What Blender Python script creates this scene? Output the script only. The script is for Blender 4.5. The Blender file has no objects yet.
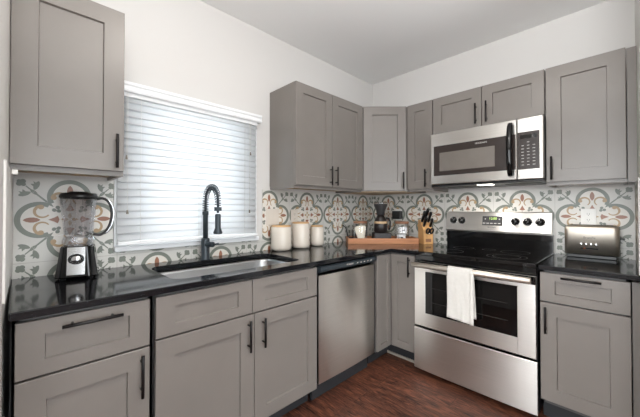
import bpy, bmesh, math, random
from math import pi, sin, cos, radians
from mathutils import Matrix, Vector
random.seed(7)
S = bpy.context.scene
COL = S.collection

# ------------------------------------------------------------------ camera
cam_d = bpy.data.cameras.new('camera'); cam = bpy.data.objects.new('camera', cam_d); COL.objects.link(cam)
cam_d.sensor_fit = 'HORIZONTAL'; cam_d.sensor_width = 36.0
cam_d.lens = 298.36 / 640 * 36.0
cam_d.shift_y = (205.81 - 208.5) / 640
cam_d.clip_start = 0.01
cam.location = (1.98157, -2.76882, 1.23716)
cam.rotation_euler = (pi/2 + 0.01092, 0, 0.796388)
S.camera = cam

# ------------------------------------------------------------------ colour management / world / lights
S.view_settings.view_transform = 'Standard'; S.view_settings.look = 'None'
S.view_settings.gamma = 1; S.view_settings.exposure = -0.15
S.view_settings.use_curve_mapping = False
W = bpy.data.worlds.new('sky'); S.world = W; W.use_nodes = True
bg = W.node_tree.nodes['Background']; bg.inputs[0].default_value = (0.90, 0.96, 1.0, 1); bg.inputs[1].default_value = 7.2

def area_light(name, loc, rot, sx, sy, power, color=(1,1,1)):
    d = bpy.data.lights.new(name, 'AREA'); d.shape = 'RECTANGLE'; d.size = sx; d.size_y = sy
    d.energy = power; d.color = color
    o = bpy.data.objects.new(name, d); o.location = loc; o.rotation_euler = rot; COL.objects.link(o); return o
# fill lights added in the adjoining room's unseen openings, standing in for daylight
area_light('fill_east', (5.05, -3.0, 1.35), (0, radians(90), 0), 1.9, 2.6, 12, (0.93, 0.97, 1.0))
area_light('fill_south', (2.0, -5.35, 1.35), (radians(90), 0, 0), 2.2, 1.9, 62, (0.95, 0.98, 1.0))

area_light('ceiling_fill', (2.12, -2.55, 1.80), (radians(180), 0, 0), 0.8, 0.8, 70, (1.0, 0.98, 0.95))  # bare upward light added beside the camera to brighten the ceiling, no fixture

# ------------------------------------------------------------------ materials
def lin(c):
    return tuple(((v/255)/12.92 if v/255 <= 0.04045 else ((v/255+0.055)/1.055)**2.4) for v in c) + (1,)
M = {}
def mat(name, rgb, rough=0.5, metal=0.0, spec=0.5, noise=None, bump=None, aniso=0, trans=0, ior=1.45, emit=None, coat=0):
    m = bpy.data.materials.new(name); m.use_nodes = True; nt = m.node_tree; N = nt.nodes; L = nt.links
    b = N['Principled BSDF']; c = lin(rgb)
    b.inputs['Base Color'].default_value = c
    b.inputs['Roughness'].default_value = rough; b.inputs['Metallic'].default_value = metal
    b.inputs['Specular IOR Level'].default_value = spec; b.inputs['Anisotropic'].default_value = aniso
    b.inputs['Transmission Weight'].default_value = trans; b.inputs['IOR'].default_value = ior
    b.inputs['Coat Weight'].default_value = coat
    if emit: b.inputs['Emission Color'].default_value = lin(emit[0]); b.inputs['Emission Strength'].default_value = emit[1]
    tc = N.new('ShaderNodeTexCoord')
    def nz(scale, detail=3):
        mp = N.new('ShaderNodeMapping'); L.new(tc.outputs['Object'], mp.inputs[0])
        mp.inputs['Scale'].default_value = scale if isinstance(scale, tuple) else (scale,)*3
        n = N.new('ShaderNodeTexNoise'); n.inputs['Scale'].default_value = 1; n.inputs['Detail'].default_value = detail
        L.new(mp.outputs[0], n.inputs['Vector']); return n
    if noise:
        sc, amt = noise[0], noise[1]
        n = nz(sc); r = N.new('ShaderNodeValToRGB')
        r.color_ramp.elements[0].position = 0.3; r.color_ramp.elements[1].position = 0.7
        c2 = lin(noise[2]) if len(noise) > 2 else c
        r.color_ramp.elements[0].color = tuple(v*(1-amt) for v in c[:3]) + (1,)
        r.color_ramp.elements[1].color = tuple(min(1, v*(1+amt)) for v in c2[:3]) + (1,)
        L.new(n.outputs['Fac'], r.inputs[0]); L.new(r.outputs[0], b.inputs['Base Color'])
    if bump:
        n = nz(bump[0]); bp = N.new('ShaderNodeBump'); bp.inputs['Strength'].default_value = bump[1]
        bp.inputs['Distance'].default_value = bump[2] if len(bump) > 2 else 0.002
        L.new(n.outputs['Fac'], bp.inputs['Height']); L.new(bp.outputs[0], b.inputs['Normal'])
    M[name] = m; return m

mat('wall_paint', (211,208,205), 0.8, spec=0.2, bump=(160.0, 0.25, 0.0015))
mat('ceiling_paint', (236,236,235), 0.85, spec=0.2, bump=(120.0, 0.3, 0.002))
mat('cabinet_paint', (123,117,112), 0.30, noise=(6.0, 0.03), bump=((90.0,90.0,14.0), 0.05, 0.0005))
mat('cabinet_edge', (86,84,83), 0.5, noise=(6.0, 0.03))
mat('toe_kick', (44,45,48), 0.6, noise=(8.0, 0.1))
mat('cabinet_wood', (196,170,138), 0.5, noise=((3.0,60.0,60.0), 0.12))
mat('pull_black', (36,34,34), 0.33, metal=0.7, noise=(30.0, 0.05))
mat('tile_cream', (222,217,209), 0.32, noise=(4.0, 0.02))
mat('tile_base', (207,205,200), 0.32, noise=(4.0, 0.02))
mat('tile_sage', (120,125,116), 0.35, noise=(9.0, 0.06))
mat('tile_rust', (150,104,82), 0.35, noise=(9.0, 0.08))
mat('tile_ochre', (176,148,112), 0.35, noise=(9.0, 0.06))
mat('tile_grout', (172,168,163), 0.8, noise=(20.0, 0.05))
mat('steel', (222,219,214), 0.33, metal=1.0, aniso=0.8, noise=((3.0,3.0,500.0), 0.05))
def brushed(m):
    nt = m.node_tree; N = nt.nodes; L = nt.links
    c = N.new('ShaderNodeCombineXYZ'); c.inputs[2].default_value = 1
    v = N.new('ShaderNodeVectorTransform'); v.vector_type = 'VECTOR'; v.convert_from = 'OBJECT'; v.convert_to = 'WORLD'
    L.new(c.outputs[0], v.inputs[0]); L.new(v.outputs[0], N['Principled BSDF'].inputs['Tangent'])
brushed(M['steel'])
mat('sink_steel', (186,187,188), 0.34, metal=1.0, noise=(20.0, 0.02))
mat('steel_satin', (212,203,191), 0.46, metal=1.0, noise=(20.0, 0.02))
mat('steel_smooth', (196,196,196), 0.2, metal=1.0, noise=(20.0, 0.02))
mat('chrome', (220,220,222), 0.08, metal=1.0, noise=(20.0, 0.01))
mat('black_plastic', (20,20,22), 0.3, noise=(20.0, 0.1))
mat('black_gloss', (8,8,9), 0.06, noise=(12.0, 0.1))
mat('black_glass', (10,9,9), 0.03, spec=0.6, noise=(12.0, 0.1))
mat('grey_glass', (112,106,100), 0.08, spec=0.9, noise=(12.0, 0.05))
mat('panel_brown', (48,40,37), 0.25, noise=(12.0, 0.05))
mat('oven_cavity', (22,20,19), 0.4, noise=(12.0, 0.15))
mat('oven_rack', (62,60,58), 0.4, metal=1.0, noise=(20.0, 0.05))
mat('faucet_black', (62,70,76), 0.38, metal=0.5, noise=(30.0, 0.05))
mat('charcoal', (46,45,46), 0.45, noise=(20.0, 0.08))
mat('ceramic', (216,206,194), 0.22, noise=(5.0, 0.015), coat=0.3)
mat('bamboo', (206,166,120), 0.5, noise=((4.0,4.0,60.0), 0.12))
mat('board_wood', (184,126,88), 0.45, noise=((3.0,45.0,45.0), 0.25))
mat('block_wood', (206,158,104), 0.45, noise=((40.0,40.0,4.0), 0.15))
mat('lid_wood', (140,100,76), 0.5, noise=((6.0,40.0,40.0), 0.15))
mat('plate_beige', (214,206,196), 0.35, noise=(10.0, 0.01))
mat('white_plastic', (236,234,230), 0.35, noise=(10.0, 0.01))
mat('vinyl_white', (236,237,238), 0.4, noise=(10.0, 0.01))
mat('burner_print', (34,33,33), 0.3, noise=(20.0, 0.02))
mat('ink_grey', (96,92,90), 0.6, noise=(20.0, 0.02))
mat('key_print', (190,186,182), 0.5, noise=(20.0, 0.02))
mat('socket_slot', (60,58,56), 0.6, noise=(20.0, 0.02))
mat('coffee', (36,30,29), 0.3, noise=(30.0, 0.2))
mat('tan_card', (196,166,132), 0.6, noise=(30.0, 0.05))
mat('paper_filter', (240,232,216), 0.9, noise=(40.0, 0.03), bump=(60.0, 0.3))
mat('packet_paper', (236,234,236), 0.7, noise=(40.0, 0.06), bump=(80.0, 0.5, 0.004))
mat('packet_print', (206,140,110), 0.7, noise=(40.0, 0.1))
mat('towel_cloth', (204,200,194), 0.95, spec=0.1, noise=(60.0, 0.03), bump=(450.0, 0.6, 0.002))
mat('lamp_lens', (255,250,240), 0.4, noise=(10.0, 0.01), emit=((255,248,235), 6.0))
mat('clock_digits', (190,225,120), 0.4, noise=(10.0, 0.01), emit=((190,230,120), 0.55))
mat('gasket', (14,14,15), 0.7, noise=(20.0, 0.1))
mat('copper', (150,90,60), 0.35, metal=1.0, noise=(20.0, 0.05))
mat('trim_beige', (150,142,132), 0.6, noise=(10.0, 0.05))

def glass(name, tint=(1,1,1), alpha=0.82, rough=0.02, k=0.75):
    m = bpy.data.materials.new(name); m.use_nodes = True; nt = m.node_tree; N = nt.nodes; L = nt.links
    for n in list(N): N.remove(n)
    o = N.new('ShaderNodeOutputMaterial'); t = N.new('ShaderNodeBsdfTransparent'); g = N.new('ShaderNodeBsdfGlossy')
    t.inputs[0].default_value = tuple(tint)+(1,); g.inputs['Roughness'].default_value = rough
    lw = N.new('ShaderNodeLayerWeight'); lw.inputs[0].default_value = 0.35
    ma = N.new('ShaderNodeMath'); ma.operation = 'MULTIPLY_ADD'; ma.inputs[1].default_value = k; ma.inputs[2].default_value = 1-alpha
    ma.use_clamp = True
    mx = N.new('ShaderNodeMixShader'); L.new(lw.outputs['Facing'], ma.inputs[0]); L.new(ma.outputs[0], mx.inputs[0])
    L.new(t.outputs[0], mx.inputs[1]); L.new(g.outputs[0], mx.inputs[2]); L.new(mx.outputs[0], o.inputs[0])
    M[name] = m
glass('clear_glass', (0.97,0.98,0.98), 0.95)
glass('jar_glass', (0.985,0.985,1.0), 0.93, 0.03, 0.45)
glass('pane_glass', (0.97,0.99,1), 0.97)

def slat_material():
    m = bpy.data.materials.new('slat_white'); m.use_nodes = True; nt = m.node_tree; N = nt.nodes; L = nt.links
    for n in list(N): N.remove(n)
    o = N.new('ShaderNodeOutputMaterial'); d = N.new('ShaderNodeBsdfDiffuse'); t = N.new('ShaderNodeBsdfTranslucent')
    no = N.new('ShaderNodeTexNoise'); no.inputs['Scale'].default_value = 6
    r = N.new('ShaderNodeValToRGB'); r.color_ramp.elements[0].color = (0.84,0.85,0.86,1); r.color_ramp.elements[1].color = (0.88,0.89,0.90,1)
    L.new(no.outputs['Fac'], r.inputs[0]); L.new(r.outputs[0], d.inputs[0]); L.new(r.outputs[0], t.inputs[0])
    mx = N.new('ShaderNodeMixShader'); mx.inputs[0].default_value = 0.4
    L.new(d.outputs[0], mx.inputs[1]); L.new(t.outputs[0], mx.inputs[2]); L.new(mx.outputs[0], o.inputs[0]); M['slat_white'] = m
slat_material()

def granite():
    m = mat('granite', (17,17,19), 0.09, spec=0.4); nt = m.node_tree; N = nt.nodes; L = nt.links; b = N['Principled BSDF']
    tc = N.new('ShaderNodeTexCoord'); v = N.new('ShaderNodeTexVoronoi'); v.inputs['Scale'].default_value = 160
    L.new(tc.outputs['Object'], v.inputs['Vector'])
    r = N.new('ShaderNodeValToRGB'); r.color_ramp.elements[0].position = 0.05; r.color_ramp.elements[0].color = (0.22,0.23,0.25,1)
    r.color_ramp.elements[1].position = 0.16; r.color_ramp.elements[1].color = (0.0068,0.007,0.0085,1)
    n = N.new('ShaderNodeTexNoise'); n.inputs['Scale'].default_value = 35; L.new(tc.outputs['Object'], n.inputs['Vector'])
    r2 = N.new('ShaderNodeValToRGB'); r2.color_ramp.elements[0].position = 0.45; r2.color_ramp.elements[0].color = (0,0,0,1)
    r2.color_ramp.elements[1].position = 0.62
    mx = N.new('ShaderNodeMixRGB'); L.new(v.outputs['Distance'], r.inputs[0]); L.new(n.outputs['Fac'], r2.inputs[0])
    L.new(r2.outputs[0], mx.inputs[0]); mx.inputs[1].default_value = (0.0075,0.0078,0.0095,1); L.new(r.outputs[0], mx.inputs[2])
    L.new(mx.outputs[0], b.inputs['Base Color'])
granite()

def wood_floor():
    m = mat('wood_floor', (90,50,34), 0.48); nt = m.node_tree; N = nt.nodes; L = nt.links; b = N['Principled BSDF']
    tc = N.new('ShaderNodeTexCoord')
    br = N.new('ShaderNodeTexBrick'); br.offset = 0.37; br.squash = 1
    br.inputs['Scale'].default_value = 1; br.inputs['Brick Width'].default_value = 1.2; br.inputs['Row Height'].default_value = 0.125
    br.inputs['Mortar Size'].default_value = 0.0012; br.inputs['Color1'].default_value = (0.2,0.2,0.2,1); br.inputs['Color2'].default_value = (0.8,0.8,0.8,1)
    br.inputs['Mortar'].default_value = (0.0,0.0,0.0,1)
    L.new(tc.outputs['Object'], br.inputs['Vector'])
    def nz(s, det, dist=0):
        mp = N.new('ShaderNodeMapping'); mp.inputs['Scale'].default_value = s; L.new(tc.outputs['Object'], mp.inputs[0])
        n = N.new('ShaderNodeTexNoise'); n.inputs['Scale'].default_value = 1; n.inputs['Detail'].default_value = det
        n.inputs['Distortion'].default_value = dist
        ad = N.new('ShaderNodeVectorMath'); ad.operation = 'MULTIPLY_ADD'; L.new(br.outputs['Color'], ad.inputs[0]); ad.inputs[1].default_value = (7,7,7)
        L.new(mp.outputs[0], ad.inputs[2]); L.new(ad.outputs[0], n.inputs['Vector']); return n
    g = nz((11,75,8), 9, 1.8); g2 = nz((2.5,11,3), 5, 2.5)
    r = N.new('ShaderNodeValToRGB'); e = r.color_ramp.elements
    e[0].position = 0.36; e[0].color = lin((36,22,18)); e[1].position = 0.66; e[1].color = lin((126,78,56))
    k = r.color_ramp.elements.new(0.5); k.color = lin((88,52,39))
    mx = N.new('ShaderNodeMath'); mx.operation = 'MULTIPLY_ADD'; mx.inputs[1].default_value = 0.6
    m2 = N.new('ShaderNodeMath'); m2.operation = 'MULTIPLY'; m2.inputs[1].default_value = 0.4
    L.new(g2.outputs['Fac'], m2.inputs[0]); L.new(g.outputs['Fac'], mx.inputs[0]); L.new(m2.outputs[0], mx.inputs[2])
    L.new(mx.outputs[0], r.inputs[0])
    fm = N.new('ShaderNodeMixRGB'); fm.blend_type = 'MULTIPLY'; L.new(br.outputs['Fac'], fm.inputs[0]); L.new(r.outputs[0], fm.inputs[1]); fm.inputs[2].default_value = (0.25,0.22,0.2,1)
    L.new(fm.outputs[0], b.inputs['Base Color'])
    bp = N.new('ShaderNodeBump'); bp.inputs['Strength'].default_value = 0.35; bp.inputs['Distance'].default_value = 0.003
    L.new(g.outputs['Fac'], bp.inputs['Height']); L.new(bp.outputs[0], b.inputs['Normal'])
wood_floor()

# ------------------------------------------------------------------ mesh helpers
class B:
    """collects shapes into one mesh"""
    def __init__(self): self.bm = bmesh.new(); self.mats = []
    def mi(self, m):
        if m not in self.mats: self.mats.append(m)
        return self.mats.index(m)
    def _fin(self, faces, m, smooth=False):
        i = self.mi(m)
        for f in faces: f.material_index = i; f.smooth = smooth
    def box(self, a, b, m, bev=0.0, seg=2, X=None):
        lo = [min(a[i], b[i]) for i in range(3)]; hi = [max(a[i], b[i]) for i in range(3)]
        t = bmesh.new(); r = bmesh.ops.create_cube(t, size=1)
        for v in t.verts: v.co = Vector([(lo[i]+hi[i])/2 + v.co[i]*(hi[i]-lo[i]) for i in range(3)])
        if bev > 0:
            bev = min(bev, 0.49*min(hi[i]-lo[i] for i in range(3)))
            bmesh.ops.bevel(t, geom=list(t.edges), offset=bev, segments=seg, profile=0.5, affect='EDGES')
        self.merge(t, m, X, smooth=False); return self
    def merge(self, t, m, X=None, smooth=False):
        i = self.mi(m); vm = {}
        for v in t.verts: vm[v] = self.bm.verts.new(X @ v.co if X is not None else v.co)
        for f in t.faces:
            try: nf = self.bm.faces.new([vm[v] for v in f.verts])
            except ValueError: continue
            nf.material_index = i; nf.smooth = smooth
        t.free()
    def lathe(self, prof, m, seg=28, X=None, smooth=True, cap=True):
        """prof: [(r,z)] bottom to top around z"""
        t = bmesh.new(); rings = []
        for r, z in prof:
            if r < 1e-6: rings.append([t.verts.new((0,0,z))])
            else: rings.append([t.verts.new((r*cos(2*pi*k/seg), r*sin(2*pi*k/seg), z)) for k in range(seg)])
        for a, b in zip(rings, rings[1:]):
            for k in range(seg):
                k2 = (k+1) % seg
                if len(a) == 1 and len(b) == 1: continue
                if len(a) == 1: t.faces.new([a[0], b[k2], b[k]])
                elif len(b) == 1: t.faces.new([a[k], a[k2], b[0]])
                else: t.faces.new([a[k], a[k2], b[k2], b[k]])
        if cap:
            if len(rings[0]) > 1: t.faces.new(list(reversed(rings[0])))
            if len(rings[-1]) > 1: t.faces.new(rings[-1])
        bmesh.ops.recalc_face_normals(t, faces=list(t.faces)) if cap else None
        self.merge(t, m, X, smooth)
        return self
    def cyl(self, p, q, r, m, seg=16, r2=None, smooth=True):
        p = Vector(p); q = Vector(q); d = q-p; L = d.length
        X = Matrix.Translation(p) @ d.to_track_quat('Z', 'Y').to_matrix().to_4x4()
        r2 = r if r2 is None else r2; e = min(r, r2, L)*0.12
        return self.lathe([(0,0),(r-e,0),(r,e),(r2,L-e),(r2-e,L),(0,L)], m, seg, X, smooth, cap=False)
    def tube(self, pts, r, m, seg=10, closed=False, flat=None):
        pts = [Vector(p) for p in pts]; n = len(pts); t = bmesh.new(); rings = []
        up = None
        for i, p in enumerate(pts):
            if closed: d = pts[(i+1) % n]-pts[i-1]
            else: d = pts[min(i+1, n-1)]-pts[max(i-1, 0)]
            d.normalize()
            if up is None:
                up = Vector((0,0,1)) if abs(d.z) < 0.9 else Vector((1,0,0))
            s = d.cross(up); s.normalize(); u = s.cross(d); u.normalize(); up = u
            rr = r[i] if isinstance(r, (list, tuple)) else r
            fl = flat or (1,1)
            rings.append([t.verts.new(p + s*cos(2*pi*k/seg)*rr*fl[0] + u*sin(2*pi*k/seg)*rr*fl[1]) for k in range(seg)])
        m_ = n if closed else n-1
        for i in range(m_):
            a = rings[i]; b = rings[(i+1) % n]
            for k in range(seg): t.faces.new([a[k], a[(k+1)%seg], b[(k+1)%seg], b[k]])
        if not closed: t.faces.new(list(reversed(rings[0]))); t.faces.new(rings[-1])
        bmesh.ops.recalc_face_normals(t, faces=list(t.faces))
        self.merge(t, m, None, True); return self
    def prism(self, poly, d0, d1, m, plane='xz', bev=0, X=None, smooth=False):
        """polygon extruded; plane xz: poly (x,z) extruded in y; xy in z; yz in x"""
        def P(u, v, d): return {'xz': (u,d,v), 'xy': (u,v,d), 'yz': (d,u,v)}[plane]
        t = bmesh.new(); a = [t.verts.new(P(u,v,d0)) for u, v in poly]; b = [t.verts.new(P(u,v,d1)) for u, v in poly]
        n = len(poly); t.faces.new(a); t.faces.new(list(reversed(b)))
        for k in range(n): t.faces.new([a[k], b[k], b[(k+1)%n], a[(k+1)%n]])
        bmesh.ops.recalc_face_normals(t, faces=list(t.faces))
        if bev: bmesh.ops.bevel(t, geom=list(t.edges), offset=bev, segments=2, profile=0.5, affect='EDGES')
        self.merge(t, m, X, smooth); return self
    def shaker(self, x0, x1, z0, z1, yb, yf, m, rail=0.062, rec=0.012):
        """shaker front: frame with a recessed flat panel, facing -y (yf<yb)"""
        a = (x0, x1, z0, z1); rx = min(rail, (x1-x0)*0.3); rz = min(rail, (z1-z0)*0.27)
        i0 = (x0+rx, x1-rx, z0+rz, z1-rz); t = bmesh.new(); c = 0.0015
        def ring(q, y): return [t.verts.new((q[0],y,q[2])), t.verts.new((q[1],y,q[2])), t.verts.new((q[1],y,q[3])), t.verts.new((q[0],y,q[3]))]
        o = (x0+c, x1-c, z0+c, z1-c)
        rs = [ring(a, yb), ring(a, yf+c), ring(o, yf), ring(i0, yf), ring((i0[0]+.003,i0[1]-.003,i0[2]+.003,i0[3]-.003), yf+rec)]
        for p, q in zip(rs, rs[1:]):
            for k in range(4): t.faces.new([p[k], p[(k+1)%4], q[(k+1)%4], q[k]])
        t.faces.new(rs[-1]); t.faces.new(list(reversed(rs[0])))
        bmesh.ops.recalc_face_normals(t, faces=list(t.faces))
        self.merge(t, m); return self
    def make(self, name, parent=None, auto=False):
        me = bpy.data.meshes.new(name); self.bm.to_mesh(me); self.bm.free()
        for m in self.mats: me.materials.append(M[m])
        o = bpy.data.objects.new(name, me); COL.objects.link(o)
        if parent: o.parent = parent
        return o

def tag(o, label, cat, group=None):
    o['label'] = label; o['category'] = cat
    if group: o['group'] = group
    return o
def thing(name, label, cat, loc=(0,0,0), rz=0, group=None):
    o = bpy.data.objects.new(name, None); COL.objects.link(o); o.location = loc; o.rotation_euler = (0,0,rz)
    o.empty_display_size = 0.1
    return tag(o, label, cat, group)
def struct(b, name):
    o = b.make(name); o['kind'] = 'structure'; return o
def lettering(txt, name, size, X, m, parent, extr=0.0004):
    cu = bpy.data.curves.new(name, 'FONT'); cu.body = txt; cu.size = size; cu.extrude = extr; cu.align_x = 'CENTER'; cu.align_y = 'CENTER'
    to = bpy.data.objects.new(name+'_tmp', cu); COL.objects.link(to)
    me = bpy.data.meshes.new_from_object(to.evaluated_get(bpy.context.evaluated_depsgraph_get()))
    bpy.data.objects.remove(to); bpy.data.curves.remove(cu)
    me.transform(X); me.materials.clear(); me.materials.append(M[m]); me.name = name
    o = bpy.data.objects.new(name, me); COL.objects.link(o); o.parent = parent; return o
FRONT = Matrix.Rotation(pi/2, 4, 'X')      # text lying in xy -> facing -y

# ------------------------------------------------------------------ room
H = 2.635; RW = 2.035; LW = -2.824
WY0, WY1, WZ0, WZ1 = -2.385, -1.565, 1.055, 1.885     # window opening
b = B(); b.box((-0.2,-5.6,-0.1),(5.4,0.2,0),'wood_floor'); struct(b,'floor')
b = B(); b.box((-0.2,-5.6,H),(5.4,0.2,H+0.1),'ceiling_paint'); struct(b,'ceiling')
b = B()
b.box((-0.15,LW-0.12,0),(0,WY0,H),'wall_paint'); b.box((-0.15,WY1,0),(0,0.15,H),'wall_paint')
b.box((-0.15,WY0,0),(0,WY1,WZ0),'wall_paint'); b.box((-0.15,WY0,WZ1),(0,WY1,H),'wall_paint')
struct(b,'wall_left')
b = B(); b.box((0,0,0),(RW+0.12,0.15,H),'wall_paint'); struct(b,'wall_back')
b = B(); b.box((RW,-0.95,0),(RW+0.12,0,H),'wall_paint'); struct(b,'wall_right')
b = B(); b.box((0,LW-0.12,0),(1.12,LW,H),'wall_paint'); struct(b,'wall_front')
# adjoining room around the camera
b = B(); b.box((RW+0.12,-0.07,0),(5.25,0.08,H),'wall_paint'); struct(b,'wall_adjoining_back')
b = B()
b.box((5.12,-5.55,0),(5.25,-4.4,H),'wall_paint'); b.box((5.12,-1.6,0),(5.25,-0.07,H),'wall_paint'); b.box((5.12,-4.4,2.4),(5.25,-1.6,H),'wall_paint'); b.box((5.12,-4.4,0),(5.25,-1.6,0.3),'wall_paint')
struct(b,'wall_adjoining_right')
b = B()
b.box((0,-5.6,0),(0.85,-5.45,H),'wall_paint'); b.box((3.15,-5.6,0),(5.12,-5.45,H),'wall_paint'); b.box((0.85,-5.6,2.35),(3.15,-5.45,H),'wall_paint'); b.box((0.85,-5.6,0),(3.15,-5.45,0.35),'wall_paint')
struct(b,'wall_adjoining_front')
b = B(); b.box((-0.15,-5.6,0),(0,LW-0.12,H),'wall_paint'); struct(b,'wall_adjoining_left')

# kitchen window: frame, pane
b = B(); fx0, fx1 = -0.11, -0.06
b.box((fx0,WY0,WZ0),(fx1,WY0+0.04,WZ1),'vinyl_white'); b.box((fx0,WY1-0.04,WZ0),(fx1,WY1,WZ1),'vinyl_white')
b.box((fx0,WY0,WZ0),(fx1,WY1,WZ0+0.04),'vinyl_white'); b.box((fx0,WY0,WZ1-0.04),(fx1,WY1,WZ1),'vinyl_white')
ym = (WY0+WY1)/2; b.box((fx0,ym-0.022,WZ0+0.04),(fx1,ym+0.022,WZ1-0.04),'vinyl_white')
win = struct(b,'window_1')
b = B(); b.box((-0.09,WY0+0.04,WZ0+0.04),(-0.085,WY1-0.04,WZ1-0.04),'pane_glass'); b.make('pane',win)
b = B(); b.box((-0.055,-2.43,1.0),(0.035,-1.51,1.032),'vinyl_white',0.006); sill = b.make('window_sill', win)
b = B(); b.box((0.0,-2.431,1.032),(0.016,-2.405,1.90),'vinyl_white',0.003); b.box((0.0,-1.545,1.032),(0.018,-1.522,1.90),'vinyl_white',0.003); b.make('window_casing', win)

# blind
bl = thing('window_blind','white horizontal slatted blind hanging over the kitchen window','blind',(0.02,-1.985,1.032))
b = B()
n = 20; top = 1.86-1.032; pitch = 0.0405
y0, y1 = -0.437, 0.437
for k in range(n):
    zc = top - 0.005 - k*pitch
    t = bmesh.new(); prof = []
    for j in range(7):
        s = (j/6-0.5)*0.052; cr = 0.0025*(1-(2*(j/6)-1)**2)
        a = radians(63)
        prof.append((0.022 + s*cos(a) + cr*sin(a), zc - s*sin(a) + cr*cos(a)))
    th = 0.0022
    va = [[t.verts.new((x,y,z)) for x,z in prof] for y in (y0,y1)]
    vb = [[t.verts.new((x-th*sin(a),y,z-th*cos(a))) for x,z in prof] for y in (y0,y1)]
    for j in range(6):
        t.faces.new([va[0][j],va[0][j+1],va[1][j+1],va[1][j]]); t.faces.new([vb[0][j],vb[1][j],vb[1][j+1],vb[0][j+1]])
    for j in (0,6): t.faces.new([va[0][j],va[1][j],vb[1][j],vb[0][j]])
    for e in (0,1): t.faces.new(va[e]+list(reversed(vb[e])))
    bmesh.ops.recalc_face_normals(t, faces=list(t.faces)); b.merge(t,'slat_white',None,True)
b.make('slats', bl)
b = B(); b.box((0.004,-0.437,1.860-1.032),(0.045,0.437,1.90-1.032),'vinyl_white',0.003); b.make('headrail', bl)
b = B(); b.prism([(0.05,0.850),(0.062,0.850),(0.066,0.860),(0.058,0.870),(0.058,0.882),(0.066,0.890),(0.066,0.905),(0.05,0.905)],-0.449,0.465,'vinyl_white','xz')
for s in (-0.443,0.459): b.box((0.0,s-0.006,0.850),(0.06,s+0.006,0.905),'vinyl_white',0.002)
b.make('valance', bl)
b = B(); b.box((0.008,-0.437,0.006),(0.05,0.437,0.026),'vinyl_white',0.004); b.make('bottom_rail', bl)
b = B()
for yy in (-0.33,0.0,0.33):
    b.cyl((0.05,yy,0.02),(0.05,yy,0.84),0.0011,'white_plastic',6); b.cyl((0.003,yy,0.02),(0.003,yy,0.84),0.0011,'white_plastic',6)
b.make('ladder_cord', bl)
for yy, z0 in ((0.372,0.62),(-0.40,0.50),(-0.395,0.20),(0.365,0.20)):
    b = B(); b.cyl((0.056,yy,0.84),(0.056,yy,z0),0.001,'white_plastic',6); b.cyl((0.056,yy,z0),(0.056,yy,z0-0.022),0.004,'trim_beige',8,r2=0.006); b.make('pull_cord', bl)

# ------------------------------------------------------------------ patterned tile backsplash
def tile_shapes():
    out = []                                     # (layer, material, convex polygon)
    def ell(cx, cy, a, bb, rot, n=12, pw=1.0):
        p = []
        for k in range(n):
            t = 2*pi*k/n; x = a*cos(t); y = bb*(abs(sin(t))**pw)*(1 if sin(t) >= 0 else -1)
            p.append((cx+x*cos(rot)-y*sin(rot), cy+x*sin(rot)+y*cos(rot)))
        return p
    def arc(cx, cy, r, w0, w1, a0, a1, n=20):
        o = []
        for k in range(n):
            t0 = a0+(a1-a0)*k/n; t1 = a0+(a1-a0)*(k+1)/n
            wa = w0+(w1-w0)*k/n; wb = w0+(w1-w0)*(k+1)/n
            o.append([(cx+(r-wa/2)*cos(t0),cy+(r-wa/2)*sin(t0)),(cx+(r+wa/2)*cos(t0),cy+(r+wa/2)*sin(t0)),
                      (cx+(r+wb/2)*cos(t1),cy+(r+wb/2)*sin(t1)),(cx+(r-wb/2)*cos(t1),cy+(r-wb/2)*sin(t1))])
        return o
    for q in range(4):
        R = q*pi/2
        def T(p): return [(x*cos(R)-y*sin(R), x*sin(R)+y*cos(R)) for x, y in p]
        d = radians(25)
        for p in arc(0,0.112,0.0770,0.021,0.021,-d,pi+d,30): out.append((1,'tile_sage',T(p)))
        out.append((1,'tile_sage',T([(0.062,0.062),(0.078,0.070),(0.090,0.090),(0.070,0.078)])))
        out.append((0,'tile_cream',T(ell(0,0.112,0.078,0.078,0,28)))); out.append((0,'tile_cream',T([(0,0),(0.075,0),(0.075,0.075),(0,0.075)])))
        out.append((2,'tile_rust',T(ell(0,0.140,0.030,0.0125,pi/2,14,1.5))))
        for s in (-1,1):
            for p in arc(0.040,0.103,0.028,0.006,0.014,radians(235),radians(15),14): out.append((2,'tile_ochre',T([(s*x,y) for x,y in p])))
            out.append((2,'tile_ochre',T(ell(s*0.062,0.108,0.0115,0.0115,0,10))))
        out.append((2,'tile_rust',T([(0,0.082),(0.010,0.060),(0.019,0.046),(0,0.040),(-0.019,0.046),(-0.010,0.060)])))
        out.append((2,'tile_ochre',T([(0,0.036),(0.009,0.016),(0,0.004),(-0.009,0.016)])))
        for x, y in ((0.047,0.060),(0.060,0.047),(0.043,0.043)): out.append((2,'tile_sage',T(ell(x,y,0.0095,0.0085,pi/4,10))))
        out.append((1,'tile_sage',T([(0.084,0.090),(0.090,0.084),(0.164,0.160),(0.160,0.163)])))
        for x, y in ((0.184,0.170),(0.170,0.184),(0.170,0.170),(0.182,0.182)): out.append((2,'tile_sage',T(ell(x,y,0.0105,0.0095,pi/4,10))))
        for sw in (0,1):
            f = (lambda p: [(y,x) for x,y in p]) if sw else (lambda p: p)
            for p in arc(0.148,0.118,0.027,0.003,0.004,radians(180),radians(100),8): out.append((2,'tile_sage',T(f(p))))
            out.append((2,'tile_sage',T(f(ell(0.165,0.124,0.023,0.0100,radians(-22),12,1.3)))))
            for tip in ((0.186,0.136),(0.172,0.146)):
                out.append((2,'tile_sage',T(f([(0.152,0.128),(0.174,0.120),tip]))))
    return out
SHAPES = tile_shapes()
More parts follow.
